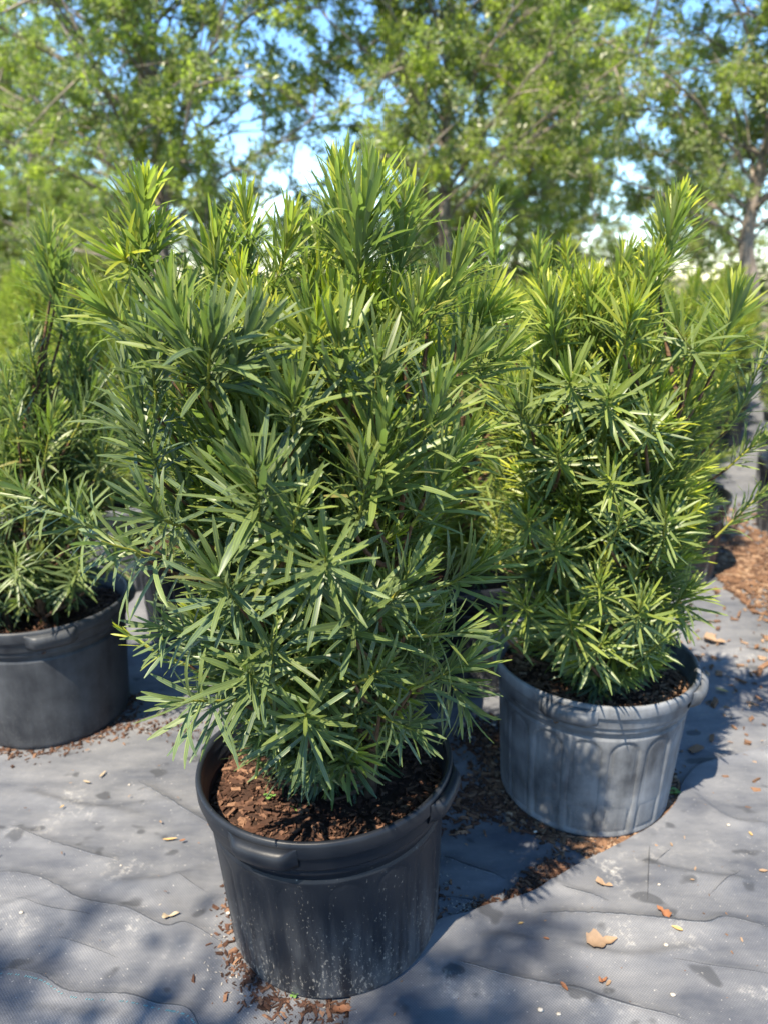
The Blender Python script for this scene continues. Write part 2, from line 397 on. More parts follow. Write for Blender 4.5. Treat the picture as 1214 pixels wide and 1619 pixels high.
def fold(pts, w, lift, parent, name='fold', mat='crease_shade'):
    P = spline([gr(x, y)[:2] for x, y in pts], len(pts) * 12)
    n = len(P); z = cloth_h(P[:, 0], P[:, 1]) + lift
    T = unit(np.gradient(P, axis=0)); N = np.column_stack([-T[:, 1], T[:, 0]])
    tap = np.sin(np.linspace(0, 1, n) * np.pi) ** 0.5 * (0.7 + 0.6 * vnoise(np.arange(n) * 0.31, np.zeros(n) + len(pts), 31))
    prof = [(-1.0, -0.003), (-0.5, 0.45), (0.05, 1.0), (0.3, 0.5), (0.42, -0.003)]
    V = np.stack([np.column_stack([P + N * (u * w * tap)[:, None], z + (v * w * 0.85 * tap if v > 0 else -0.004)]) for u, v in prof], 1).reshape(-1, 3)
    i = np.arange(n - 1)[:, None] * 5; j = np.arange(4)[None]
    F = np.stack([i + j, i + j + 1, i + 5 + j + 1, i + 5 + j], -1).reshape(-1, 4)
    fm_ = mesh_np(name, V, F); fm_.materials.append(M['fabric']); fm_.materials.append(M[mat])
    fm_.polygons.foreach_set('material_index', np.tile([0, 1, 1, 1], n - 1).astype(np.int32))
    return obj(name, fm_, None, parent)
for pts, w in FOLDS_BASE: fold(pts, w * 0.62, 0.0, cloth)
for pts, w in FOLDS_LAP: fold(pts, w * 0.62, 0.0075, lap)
# the row of turquoise stitches along the near seam
P = spline([gr(x, y + 9)[:2] for x, y in [(-20, 1530), (60, 1541), (110, 1568), (200, 1578), (250, 1590), (296, 1600), (318, 1625)]], 130)
parts = []
for i in range(1, 129):
    if rng.random() < 0.45: continue
    c = np.append(P[i], float(cloth_h(P[i:i + 1, 0], P[i:i + 1, 1])[0]) + 0.0012)
    t_ = np.append(unit(P[i + 1] - P[i - 1]), 0); t_ = t_ * 0.0012 + np.array((-t_[1], t_[0], 0)) * 0.0015
    v, f = tube([c - t_, c, c + t_], [0.0005, 0.0007, 0.0005], 4); parts.append((v, f))
V, F = join(parts)
obj('stitching', mesh_np('stitching', V, F), M['thread'], cloth, kind='stuff')

# ------------------------------------------------------------------ leaves
class Leaves:
    def __init__(s): s.a = []
    def add(s, B, D, N, L, W, C, age, rnd): s.a.append((B, D, N, L, W, C, age, rnd))
    def arrays(s): return [np.concatenate([x[i] for x in s.a]) for i in range(8)]

PROF = {6: np.array([.30, .78, .97, 1.0, 1.0, .88, .22]), 3: np.array([.35, 1.0, .95, .12]), 4: np.array([.3, .9, 1.0, .75, .05])}
def leaf_geometry(A, K):
    B, D, N, L, W, C, age, rnd = A
    n = len(B); S = np.cross(D, N)
    t = np.linspace(0, 1, K + 1); P = B.copy(); V = np.empty((n, K + 1, 3, 3))
    for k in range(K + 1):
        if k:
            ph = (C * (t[k] - 0.5 / K))[:, None]
            P = P + (D * np.cos(ph) - N * np.sin(ph)) * (L / K)[:, None]
        ph = (C * t[k])[:, None]; nn = N * np.cos(ph) + D * np.sin(ph)
        w = (W * 0.5 * PROF[K][k])[:, None]
        V[:, k, 0] = P - S * w + nn * w * 0.22; V[:, k, 1] = P; V[:, k, 2] = P + S * w + nn * w * 0.22
    m = 3 * (K + 1)
    q = []
    for k in range(K):
        b = 3 * k
        q += [(b, b + 1, b + 4, b + 3), (b + 1, b + 2, b + 5, b + 4)]
    q = np.array(q)
    F = (np.arange(n)[:, None, None] * m + q[None]).reshape(-1, 4)
    att = np.ones((n, K + 1, 3, 4)); att[..., 0] = age[:, None, None]; att[..., 1] = rnd[:, None, None]
    att[..., 2] = np.array([1.0, 0.0, 1.0])[None, None]; att[..., 3] = t[None, :, None]
    return V.reshape(n, m, 3), F, q, att.reshape(n, m, 4)

def shoot(lv, stems, P0, P1, n, L, age, flare=50, droop=0.0, s0=0.06, wid=0.068, stem_r=0.0030, bend=None, g=None):
    g = g or rng
    P0, P1 = np.asarray(P0, float), np.asarray(P1, float); ax = P1 - P0; ln = np.linalg.norm(ax)
    if bend is None:
        bend = g.normal(0, 0.05, 3) * ln + np.array((0, 0, -0.06 * ln))
    mid = (P0 + P1) / 2 + bend
    n = int(n * 1.42); i = np.arange(n); s = s0 + (1 - s0) * ((i + 0.5) / n) ** 0.9
    t = s[:, None]
    pos = (1 - t) ** 2 * P0 + 2 * t * (1 - t) * mid + t * t * P1
    T = unit(2 * (1 - t) * (mid - P0) + 2 * t * (P1 - mid))
    ref = np.array((0.31, 0.77, 0.11)); A = unit(np.cross(T, ref)); Bv = np.cross(T, A)
    az = i * 2.39996 + g.normal(0, 0.22, n) + g.random() * 6.28
    U = np.cos(az)[:, None] * A + np.sin(az)[:, None] * Bv
    al = np.radians(flare - (flare - 9) * np.clip((s - 0.15) / 0.85, 0, 1) ** 1.35) + g.normal(0, 0.19, n)
    D = np.cos(al)[:, None] * T + np.sin(al)[:, None] * U
    D[:, 2] -= droop * (0.4 + 0.8 * g.random(n)) * np.clip(1.15 - s, 0.1, 1)
    D = unit(D + g.normal(0, 0.085, (n, 3)))
    N = T - (T * D).sum(1, keepdims=True) * D
    N = unit(N + g.normal(0, 0.16, (n, 3))); N = unit(N - (N * D).sum(1, keepdims=True) * D)
    LL = L * (0.72 + 0.38 * np.sin(np.pi * np.clip(s, 0, 1) ** 0.8)) * g.uniform(0.78, 1.12, n)
    LL = np.where(s > 0.93, LL * 0.72, LL)
    W = np.clip(LL * wid * g.uniform(0.85, 1.2, n), 0.0035, 0.0105)
    C = g.normal(0.12, 0.40, n) + 0.5 * droop
    ag = np.clip(age * (0.42 + 0.74 * s ** 2) + g.normal(0, 0.06, n), 0, 1)
    lv.add(pos, D, N, LL, W, C, ag, g.random(n))
    tt = np.linspace(0, 1, 7)[:, None]
    stems.append(tube((1 - tt) ** 2 * P0 + 2 * tt * (1 - tt) * mid + tt ** 2 * P1, np.linspace(stem_r, stem_r * 0.45, 7), 5))

def envelope(rows, Y):                                          # photo outline -> (height, left, right) at distance Y
    out = []
    for py, xa, xb in rows:
        a, b = at(xa, py, Y), at(xb, py, Y); out.append((a[2], a[0], b[0]))
    out.sort()
    return np.array(out)

def crown(lv, twigs, wood, env, cy, depth, n, L, age_f, z_soil, roots, nl=(30, 48), lo=0.55, g=None, ln=(0.15, 0.27), front=False):
    g = g or rng
    zmin, zmax = env[0, 0], env[-1, 0]
    for _ in range(n):
        q = g.random() ** 0.9; z = zmin + (zmax - zmin) * q
        xl, xr = np.interp(z, env[:, 0], env[:, 1]), np.interp(z, env[:, 0], env[:, 2])
        cx, rx = (xl + xr) / 2, (xr - xl) / 2 * 0.93
        a = g.random() * 2 * np.pi; f = lo + (1 - lo) * g.random() ** 0.6
        if front and math.sin(a) > 0.35 and g.random() < 0.5: a = -a
        out = np.array((math.cos(a), math.sin(a) * depth, 0.0))
        tip = np.array((cx + rx * f * out[0], cy + rx * f * out[1], z))
        d = unit(out * (1.1 - 0.85 * q) * f + np.array((0, 0, 0.25 + 0.95 * q)) + g.normal(0, 0.16, 3))
        l = g.uniform(*ln); base = tip - d * l
        base[2] = max(base[2], z_soil + 0.03)
        k = int(g.integers(nl[0], nl[1]))
        shoot(lv, twigs, base, tip, k, L * g.uniform(0.82, 1.15), np.clip(age_f(q, f, a) + g.normal(0, 0.17), 0, 1), flare=g.uniform(38, 54) + 30 * (1 - q) ** 1.2, droop=0.30 * (1 - q) * g.random(), g=g)
        r = roots[int(g.integers(len(roots)))]
        zb = max(z_soil + 0.03, base[2] - g.uniform(0.10, 0.3))
        anchor = stem_at(r, zb)
        wood.append(tube(curve3(anchor, (anchor + base) / 2 + np.array((0, 0, -0.025)), base, 6), np.linspace(0.0046, 0.0024, 6), 5))

def stem_at(r, z):
    p0, p1, p2 = r; t = np.clip((z - p0[2]) / (p2[2] - p0[2]), 0, 1)
    return (1 - t) ** 2 * p0 + 2 * t * (1 - t) * p1 + t * t * p2

# ------------------------------------------------------------------ pots
def pot_wall(ribs):
    n, nz = 320, 64
    a = np.linspace(0, 2 * np.pi, n, endpoint=False); z = np.concatenate([[0.0, 0.006], np.linspace(0.014, 0.318, nz)])
    A, Z = np.meshgrid(a, z)
    rad = 0.2085 + (0.2275 - 0.2085) * Z / 0.318
    rad = np.where(Z < 0.006, rad - 0.007, np.where(Z < 0.012, rad - 0.002, rad))
    cell = ((A / (2 * np.pi) * 16) % 1.0 - 0.5) * (2 * np.pi / 16) * 0.22        # metres from the panel's middle
    hw, top, bot = 0.0300, 0.268, 0.022
    d = np.where(Z > top - hw, np.hypot(cell, Z - (top - hw)) - hw, np.abs(cell) - hw)
    d = np.maximum(d, bot - Z)
    m = np.clip(0.5 - d / 0.006, 0, 1); m = m * m * (3 - 2 * m)
    groove = np.exp(-((d - 0.0015) / 0.0028) ** 2)
    rad = rad - (0.0025 * m + 0.0060 * groove) * ribs
    rad = np.where((Z > 0.284) & (Z < 0.296), rad - 0.005, rad)
    rad = np.where(Z >= 0.296, rad + 0.0035, rad)
    V = np.stack([rad * np.cos(A), rad * np.sin(A), Z], -1).reshape(-1, 3)
    i = np.arange(len(z) - 1)[:, None] * n; j = np.arange(n)[None]
    F = np.stack([i + j, i + (j + 1) % n, i + n + (j + 1) % n, i + n + j], -1).reshape(-1, 4)
    inner = lathe([(0.2305, 0.318), (0.2275, 0.3185), (0.2235, 0.316), (0.219, 0.24), (0.213, 0.10), (0.20, 0.012), (0.0, 0.012)], n)
    base = lathe([(0.0, 0.0), (0.2016, 0.0)], n)
    return join([(V, F), (inner[0], inner[1]), (base[0], base[1][:, ::-1])])
WALL, WALL_FAINT, WALL_PLAIN = [mesh_np('pot_wall', *pot_wall(k)) for k in (1.0, 0.28, 0.0)]
RIM = mesh_np('pot_rim', *lathe([(0.2245, 0.312), (0.2345, 0.3135), (0.2365, 0.318), (0.2365, 0.338), (0.2385, 0.3405), (0.2420, 0.3425), (0.2442, 0.347), (0.2445, 0.367), (0.2430, 0.3728), (0.2395, 0.3750),
                                         (0.2350, 0.3738), (0.2325, 0.369), (0.2318, 0.350), (0.2285, 0.347), (0.2275, 0.332), (0.2245, 0.329), (0.2235, 0.3135), (0.2245, 0.312)], 128))
def lug():
    n = 25; a = np.linspace(-0.27, 0.27, n)
    b = np.clip((0.27 - np.abs(a)) / 0.11, 0, 1); b = b * b * (3 - 2 * b)
    rows = []
    for r, z, k in [(0.236, 0.352, 0.0), (0.2455, 0.366, 0.15), (0.2455, 0.363, 1.0), (0.2455, 0.352, 1.12), (0.2415, 0.334, 0.9), (0.238, 0.324, 0.42), (0.2345, 0.326, 0.0)]:
        rr = r + 0.015 * b * k; zz = z - 0.005 * b * (k > 0.3)
        rows.append(np.column_stack([rr * np.cos(a), rr * np.sin(a), zz + 0 * a]))
    V = np.concatenate(rows); m = len(rows)
    i = np.arange(m - 1)[:, None] * n; j = np.arange(n - 1)[None]
    return V, np.stack([i + j, i + j + 1, i + n + j + 1, i + n + j], -1).reshape(-1, 4)[:, ::-1]
LUG = mesh_np('pot_handle', *lug())

def chip_cloud(P, size, seed, flat=0.35):
    g = np.random.default_rng(seed); n = len(P)
    cube = np.array([(x, y, z) for z in (-1, 1) for y in (-1, 1) for x in (-1, 1)], float)
    V = cube[None] * (size[:, None, None] * np.stack([g.uniform(0.6, 1.5, n), g.uniform(0.18, 0.55, n), g.uniform(0.12, 0.4, n)], -1)[:, None])
    V = V * g.uniform(0.35, 1.2, (n, 8, 3))
    a, b = g.random(n) * 6.28, g.normal(0, flat, n)
    ca, sa, cb, sb = np.cos(a), np.sin(a), np.cos(b), np.sin(b)
    Rz = np.zeros((n, 3, 3)); Rz[:, 0, 0] = ca; Rz[:, 0, 1] = -sa; Rz[:, 1, 0] = sa; Rz[:, 1, 1] = ca; Rz[:, 2, 2] = 1
    Rx = np.zeros((n, 3, 3)); Rx[:, 1, 1] = cb; Rx[:, 1, 2] = -sb; Rx[:, 2, 1] = sb; Rx[:, 2, 2] = cb; Rx[:, 0, 0] = 1
    V = np.einsum('nij,nkj->nki', Rz @ Rx, V) + P[:, None]
    q = np.array([(0, 2, 3, 1), (4, 5, 7, 6), (0, 1, 5, 4), (2, 6, 7, 3), (0, 4, 6, 2), (1, 3, 7, 5)])
    F = (np.arange(n)[:, None, None] * 8 + q[None]).reshape(-1, 4)
    att = np.ones((n, 8, 4)); att[..., 0] = g.random(n)[:, None]
    return V.reshape(-1, 3), F, att.reshape(-1, 4)

SOIL_Z = 0.312
def soil_mesh(seed, n):
    g = np.random.default_rng(seed)
    V, F = lathe([(0.001, 0)] + [(r, 0) for r in np.linspace(0.015, 0.2262, 22)], 72)
    V[:, 2] = SOIL_Z + 0.022 * (vnoise(V[:, 0] * 14 + seed, V[:, 1] * 14, seed) - 0.5) + 0.008 * (vnoise(V[:, 0] * 60 + seed, V[:, 1] * 60 + 5, seed) - 0.5)
    r = 0.22 * np.sqrt(g.random(n)); a = g.random(n) * 6.28
    x, y = r * np.cos(a), r * np.sin(a)
    z = SOIL_Z + 0.022 * (vnoise(x * 14 + seed, y * 14, seed) - 0.5) + 0.004
    c = chip_cloud(np.column_stack([x, y, z]), 0.0035 + 0.0075 * g.random(n) ** 3, seed, 0.6)
    return mesh_np('soil', V, F), mesh_np('bark_chips', c[0], c[1], c[2], smooth=False)
SOILS = [soil_mesh(41, 2200), soil_mesh(42, 1300)]

def make_pot(root, mat, turn, soil=1, chips='chips_dark'):
    p = obj('pot', {'pot': WALL_FAINT, 'pot_grey': WALL_PLAIN}.get(mat, WALL).copy(), M[mat], root); p.rotation_euler = (0, 0, turn)
    obj('rim', RIM.copy(), M[mat], p)
    for k in range(4):
        h = obj('handle', LUG.copy(), M[mat], p); h.rotation_euler = (0, 0, k * math.pi / 2)
    s_ = obj('soil', SOILS[soil][0].copy(), M['soil'], root); s_.rotation_euler = (0, 0, turn)
    obj('bark_chips', SOILS[soil][1].copy(), M[chips], s_, kind='stuff')
    return p

def root_empty(name, xy, label, cat, group=None):
    o = obj(name, None, None, None, (xy[0], xy[1], 0.0), label=label, category=cat)
    o.empty_display_size = 0.2
    if group: o['group'] = group
    return o

def make_stems(c, spread, top, n, g):
    out = []
    for k in range(n):
        a = k * 2 * math.pi / n + g.random(); r = 0.05 + 0.05 * g.random()
        p0 = np.array((c[0] + r * math.cos(a), c[1] + r * math.sin(a), SOIL_Z - 0.03))
        p2 = np.array((c[0] + spread * math.cos(a) * 1.1, c[1] + spread * math.sin(a), top - 0.1 * g.random()))
        out.append((p0, np.array((p0[0] * 0.8 + p2[0] * 0.2, p0[1] * 0.8 + p2[1] * 0.2, p0[2] * 0.4 + p2[2] * 0.6)), p2))
    return out

PLANTS = []
def big_plant(xy, label, explicit, rows, depth, n, L, age_f, pot_mat, turn, seed, tilt=None, ns=4, lo=0.5, soil=0, chips='chips_dark', nl=(32, 50)):
    g = np.random.default_rng(seed)
    root = root_empty('potted_shrub', xy, label, 'potted shrub')
    pot = make_pot(root, pot_mat, turn, soil, chips)
    if tilt: pot.rotation_euler = (tilt[0], tilt[1], turn)
    env = envelope(rows, xy[1])
    lv, twigs, wood = Leaves(), [], []
    roots = make_stems(xy, 0.16, env[-1, 0] - 0.22, ns, g)
    for e in explicit:
        (x0, y0, d0), (x1, y1, d1), k, LL, ag = e[:5]; kw = e[5] if len(e) > 5 else {}
        if y1 < 470: y1 += (20 if xy[1] < 1.4 else 4)                          # the leaf tips, not the stem tip, reach the outline
        b, t_ = at(x0, y0, xy[1] + d0), at(x1, y1, xy[1] + d1)
        if y1 < 510: k, ag = int(k * 1.35), min(1.0, ag + 0.34)
        v_ = g.uniform(0.78, 1.14); t_ = t_ + g.normal(0, .008, 3)
        shoot(lv, twigs, b, t_, int(k * (0.5 + 0.5 * v_)), LL * v_, ag, g=g, **kw)
        r = min(roots, key=lambda r: np.linalg.norm(stem_at(r, b[2] - 0.12)[:2] - b[:2]))
        an = stem_at(r, max(SOIL_Z + 0.02, b[2] - 0.16))
        wood.append(tube(curve3(an, (an * 0.45 + b * 0.55) + np.array((0, 0, -0.035)), b, 8), np.linspace(0.006, 0.0026, 8), 6))
    crown(lv, twigs, wood, env, xy[1], depth, n, L, age_f, SOIL_Z, roots, g=g, lo=lo, nl=nl, front=True)
    o3 = np.array((xy[0], xy[1], 0.0))
    for r in roots:
        t_ = np.linspace(0, 1, 16)[:, None]
        P = (1 - t_) ** 2 * r[0] + 2 * t_ * (1 - t_) * r[1] + t_ ** 2 * r[2]
        P = P + g.normal(0, 0.003, P.shape)
        V, F = tube(P - o3, np.linspace(0.0125, 0.004, 16), 9)
        obj('stem', mesh_np('stem', V, F), M['bark'], root)
    V, F = join(wood); obj('branches', mesh_np('branches', V - o3, F), M['bark'], root, kind='stuff')
    V, F = join(twigs); obj('twigs', mesh_np('twigs', V - o3, F), M['twig'], root, kind='stuff')
    PLANTS.append((root, lv.arrays(), o3))
    return root

D = dict
front_x = [
 ((222, 480, -.05), (213, 258, -.08), 60, .082, .80, D(wid=.11)), ((226, 425, -.07), (246, 338, -.10), 16, .058, .98), ((228, 530, -.05), (152, 468, -.10), 24, .085, .45),
 ((215, 430, -.06), (186, 372, -.1), 14, .07, .7),
 ((398, 470, .02), (385, 298, 0), 50, .078, .85), ((425, 480, -.05), (455, 332, -.08), 48, .088, .62), ((335, 490, .02), (345, 372, 0), 34, .085, .55),
 ((545, 450, -.02), (526, 258, -.02), 52, .092, .58), ((565, 470, -.08), (588, 300, -.09), 54, .098, .48), ((622, 470, -.03), (638, 306, -.03), 50, .092, .55),
 ((500, 480, 0), (505, 350, .02), 40, .09, .5), ((675, 520, -.08), (718, 384, -.10), 54, 0.088, .42), ((640, 560, -.12), (665, 450, -.15), 44, 0.084, .45),
 ((722, 540, 0), (772, 468, -.05), 34, .095, .62), ((728, 610, -.06), (800, 545, -.10), 40, 0.084, .62), ((690, 620, -.1), (735, 560, -.14), 34, .1, .5),
 ((328, 632, -.20), (298, 500, -.24), 42, 0.099, .16), ((332, 634, -.22), (388, 535, -.27), 36, 0.099, .18), ((330, 630, -.22), (345, 545, -.30), 34, 0.099, .18),
 ((250, 660, -.14), (228, 548, -.20), 40, 0.091, .12), ((215, 730, -.10), (190, 590, -.15), 40, 0.088, .14), ((255, 760, -.15), (222, 660, -.22), 40, 0.088, .12),
 ((280, 560, -.1), (262, 470, -.12), 36, .1, .3),
 ((500, 572, -.20), (497, 500, -.24), 26, .08, .75), ((590, 650, -.22), (592, 560, -.28), 36, .092, .32), ((468, 700, -.25), (464, 628, -.30), 30, .09, .28),
 ((585, 800, -.25), (604, 690, -.31), 52, .092, .48), ((640, 740, -.22), (685, 640, -.26), 44, .098, .46), ((530, 640, -.22), (545, 540, -.25), 34, .095, .4),
 ((650, 830, -.2), (715, 730, -.26), 42, .098, .46), ((560, 840, -.26), (575, 740, -.32), 40, .09, .4), ((680, 760, -.12), (755, 680, -.16), 40, .095, .55),
 ((412, 842, -.25), (404, 752, -.33), 56, .104, .24, D(flare=66)), ((458, 868, -.28), (462, 822, -.35), 30, .085, .38, D(flare=86)), ((505, 905, -.28), (512, 862, -.36), 30, 0.088, .26, D(flare=88, droop=.3)),
 ((330, 890, -.20), (160, 856, -.30), 24, 0.094, .26, D(droop=.55, flare=80)), ((230, 885, -.22), (-14, 765, -.32), 44, .070, .34, D(droop=.15, flare=80)),
 ((300, 1052, -.10), (190, 986, -.14), 16, .045, .98), ((372, 1106, -.22), (285, 1116, -.31), 26, 0.091, .22, D(droop=.6, flare=82)),
 ((490, 1160, -.14), (488, 1118, -.30), 28, 0.094, .26, D(flare=90)), ((432, 1056, -.20), (426, 1016, -.31), 18, 0.092, .22, D(flare=92, droop=.35)),
 ((640, 1005, -.20), (748, 984, -.22), 34, .088, .40, D(flare=76)), ((650, 1090, -.16), (722, 1056, -.20), 30, .085, .34), ((690, 930, -.10), (762, 880, -.15), 34, .1, .48),
 ((600, 960, -.24), (640, 900, -.3), 34, .1, .3), ((560, 1010, -.24), (580, 950, -.32), 30, .1, .2), ((380, 960, -.24), (350, 905, -.33), 34, 0.092, .14, D(droop=.3)),
 ((330, 1010, -.18), (265, 985, -.26), 26, .1, .16, D(droop=.4)), ((600, 1130, -.16), (650, 1140, -.24), 26, .085, .2, D(droop=.3)), ((430, 1110, -.2), (390, 1060, -.3), 28, .1, .14, D(droop=.4)),
 ((690, 1050, -.05), (738, 1110, -.12), 22, .08, .3, D(droop=.3)), ((560, 1080, -.22), (600, 1060, -.3), 26, .095, .2), ((290, 830, -.2), (240, 770, -.28), 36, 0.088, .14)]
front_rows = [(425, 370, 620), (460, 305, 670), (515, 235, 705), (570, 200, 735), (680, 212, 730), (800, 228, 715), (900, 250, 712), (1000, 285, 710), (1080, 325, 700), (1140, 380, 670), (1165, 430, 620)]
def front_age(q, f, a):
    side = math.cos(a)
    return 0.05 + 0.80 * q ** 1.8 + 0.18 * max(0.0, side) + 0.10 * (f > 0.8)
big_plant(P_FRONT, 'tall bushy narrow-leaved shrub in the black pot speckled with dried mud', front_x, front_rows, 0.85, 265, 0.085, front_age, 'pot', R(-112), 5, tilt=None, ns=4, lo=0.45)
for ch in PLANTS[-1][0].children:                               # the pot leans a little on the slack cloth
    if ch.name.split('.')[0] in ('pot', 'soil'):
        ch.rotation_mode = 'ZYX'; ch.rotation_euler = (R(-0.8), R(-2.4), ch.rotation_euler[2]); ch.location = (0, 0, -0.001)

right_x = [
 ((792, 480, -.05), (785, 322, -.05), 60, .078, .88), ((1040, 450, -.05), (1074, 322, -.05), 64, .085, .95), ((905, 480, .05), (905, 385, .05), 44, .075, .85), ((962, 490, 0), (985, 402, 0), 40, .085, .62),
 ((850, 490, .05), (838, 392, .05), 40, .08, .5), ((935, 540, -.1), (930, 440, -.12), 44, .08, .85), ((1010, 520, -.08), (1030, 420, -.1), 44, .085, .6), ((880, 560, -.15), (872, 470, -.18), 44, .085, .5),
 ((1128, 585, -.10), (1150, 452, -.10), 44, .105, .35, D(flare=84)), ((1100, 560, -.15), (1085, 520, -.2), 20, .1, .4, D(flare=86)), ((1150, 680, 0), (1208, 548, 0), 44, .085, .42),
 ((1130, 850, 0), (1205, 762, -.05), 34, .075, .75), ((1150, 740, -.05), (1214, 690, -.1), 34, .08, .6), ((985, 560, -.2), (985, 500, -.24), 34, .08, .5),
 ((832, 842, -.22), (836, 808, -.30), 28, .078, .50, D(flare=92)), ((885, 740, -.24), (884, 706, -.31), 30, .075, .55, D(flare=90)), ((905, 620, -.24), (902, 590, -.30), 30, .075, .45, D(flare=86)),
 ((970, 790, -.26), (960, 745, -.33), 34, .08, .5, D(flare=90)), ((950, 965, -.24), (952, 915, -.32), 40, .085, .55, D(flare=88)), ((845, 985, -.2), (830, 955, -.28), 24, .085, .55, D(flare=92)),
 ((905, 1010, -.22), (900, 975, -.3), 34, .085, .5, D(flare=90)), ((1000, 990, -.22), (1010, 945, -.3), 36, .085, .5, D(flare=88)), ((1050, 980, -.1), (1085, 930, -.16), 50, .085, .5, D(flare=80, droop=.3)),
 ((960, 860, -.26), (975, 815, -.34), 34, .085, .45, D(flare=88)), ((1045, 860, -.2), (1065, 815, -.28), 34, .085, .4, D(flare=88)), ((880, 880, -.25), (878, 850, -.32), 30, .08, .5, D(flare=90)),
 ((1020, 700, -.24), (1030, 650, -.3), 34, .085, .42, D(flare=84)), ((960, 660, -.26), (950, 620, -.32), 34, .08, .45, D(flare=84)), ((840, 680, -.2), (828, 630, -.26), 34, .08, .4),
 ((930, 1045, -.2), (945, 1020, -.29), 26, .085, .4, D(flare=92, droop=.3)), ((1010, 1040, -.18), (1040, 1010, -.25), 28, .08, .4, D(flare=90, droop=.3)), ((800, 1010, -.1), (800, 975, -.18), 18, .085, .6, D(flare=90))]
right_rows = [(435, 840, 1030), (470, 800, 1080), (540, 770, 1140), (650, 750, 1150), (780, 750, 1130), (900, 775, 1100), (980, 795, 1085), (1040, 830, 1050)]
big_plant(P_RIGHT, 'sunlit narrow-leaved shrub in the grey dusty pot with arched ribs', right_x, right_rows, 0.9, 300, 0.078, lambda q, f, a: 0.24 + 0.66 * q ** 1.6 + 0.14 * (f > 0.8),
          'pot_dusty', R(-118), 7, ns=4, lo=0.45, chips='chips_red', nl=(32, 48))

left_x = [((136, 680, -.03), (100, 500, -.04), 64, .105, .30, D(flare=74)), ((112, 560, -.04), (80, 420, -.05), 60, .105, .34, D(flare=70)), ((90, 470, -.05), (64, 350, -.05), 60, .095, .45, D(flare=60)), ((100, 520, -.04), (130, 440, -.02), 20, .07, .4), ((84, 450, -.05), (108, 392, -.03), 18, .06, .5), ((60, 620, -.1), (38, 520, -.12), 40, .085, .4), ((110, 700, -.15), (150, 610, -.18), 36, .09, .3), ((30, 700, -.2), (10, 590, -.24), 44, .085, .4),
 ((70, 740, -.2), (80, 650, -.26), 40, .085, .6), ((150, 760, -.15), (185, 690, -.2), 36, .09, .3), ((40, 840, -.24), (30, 770, -.32), 40, .09, .3), ((120, 850, -.22), (130, 790, -.3), 40, .095, .25),
 ((30, 930, -.2), (35, 880, -.3), 36, .09, .3, D(flare=90, droop=.4)), ((110, 930, -.18), (120, 890, -.26), 34, .09, .25, D(flare=88, droop=.4)), ((170, 900, -.05), (200, 860, -.1), 30, .09, .25)]
left_rows = [(560, -20, 150), (640, -80, 175), (740, -130, 200), (850, -130, 190), (930, -80, 175)]
big_plant(P_LEFT, 'dark green narrow-leaved shrub with one tall whip, in the plain grey pot on shaded cloth', left_x, left_rows, 0.9, 130, 0.085, lambda q, f, a: 0.18 + 0.25 * q,
          'pot_grey', R(-60), 9, ns=4, lo=0.4)

# leaves: the 300 that show largest on each plant are pieces of their own, the rest one mass of foliage
def visible_counts():
    pts, own, off = [], [], 0
    for root, A, o3 in PLANTS:
        V, F, q, att = leaf_geometry(A, 6)
        n = len(V); v = V.reshape(n, 7, 3, 3)
        samp = [v[:, k, j] for k in range(7) for j in range(3)] + [(v[:, k, 1] + v[:, k + 1, 1]) / 2 for k in range(6)] + [(v[:, k, j] + v[:, k, 1]) / 2 for k in range(1, 6) for j in (0, 2)]
        samp = np.stack(samp, 1)
        pts.append(samp.reshape(-1, 3)); own.append(np.repeat(np.arange(n) + off, samp.shape[1])); off += n
    P, O = np.concatenate(pts), np.concatenate(own)
    x, y, z = project(P)
    ok = (x > 0) & (x < PW) & (y > 0) & (y < PH)
    cell = (y[ok] // 4).astype(int) * 400 + (x[ok] // 4).astype(int)
    order = np.lexsort((z[ok], cell)); c = cell[order]
    first = np.ones(len(c), bool); first[1:] = c[1:] != c[:-1]
    return np.bincount(O[ok][order][first], minlength=off)
counts = visible_counts(); off = 0
for root, A, o3 in PLANTS:
    n = len(A[0]); c = counts[off:off + n]; off += n
    pick = np.argsort(-c)[:300]; pick = pick[c[pick] > 0]
    rest = np.ones(n, bool); rest[pick] = False
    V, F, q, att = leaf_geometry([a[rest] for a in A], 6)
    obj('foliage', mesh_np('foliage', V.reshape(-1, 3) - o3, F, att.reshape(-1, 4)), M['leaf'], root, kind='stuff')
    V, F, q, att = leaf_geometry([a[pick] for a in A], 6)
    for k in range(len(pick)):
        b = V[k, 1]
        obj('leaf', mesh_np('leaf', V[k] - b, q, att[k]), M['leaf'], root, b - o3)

# ------------------------------------------------------------------ the rows behind
VARS = []
for sd in range(4):
    g = np.random.default_rng(100 + sd); lv, twigs, wood = Leaves(), [], []
    h = 1.28 + 0.05 * sd
    env = np.array([(0.40, -.17, .17), (0.55, -.29, .29), (0.80, -.34, .34), (1.02, -.29, .29), (1.18, -.20, .20), (h, -.09, .09)])
    roots = make_stems((0, 0), 0.14, 1.0, 3, g)
    crown(lv, twigs, wood, env, 0.0, 1.0, 125, 0.09, lambda q, f, a: 0.40 + 0.38 * q + 0.15 * (f > 0.75), SOIL_Z, roots, nl=(22, 32), lo=0.4, g=g, ln=(0.16, 0.28))
    for r in roots:
        t_ = np.linspace(0, 1, 10)[:, None]
        wood.append(tube((1 - t_) ** 2 * r[0] + 2 * t_ * (1 - t_) * r[1] + t_ ** 2 * r[2], np.linspace(0.011, 0.004, 10), 6))
    V, F, q, att = leaf_geometry(lv.arrays(), 3)
    V, F = V.reshape(-1, 3), F
    fm = mesh_np('row_foliage', V, F, att.reshape(-1, 4)); wm = mesh_np('row_stems', *join(wood)); tm = mesh_np('row_twigs', *join(twigs))
    VARS.append((fm, wm, tm))

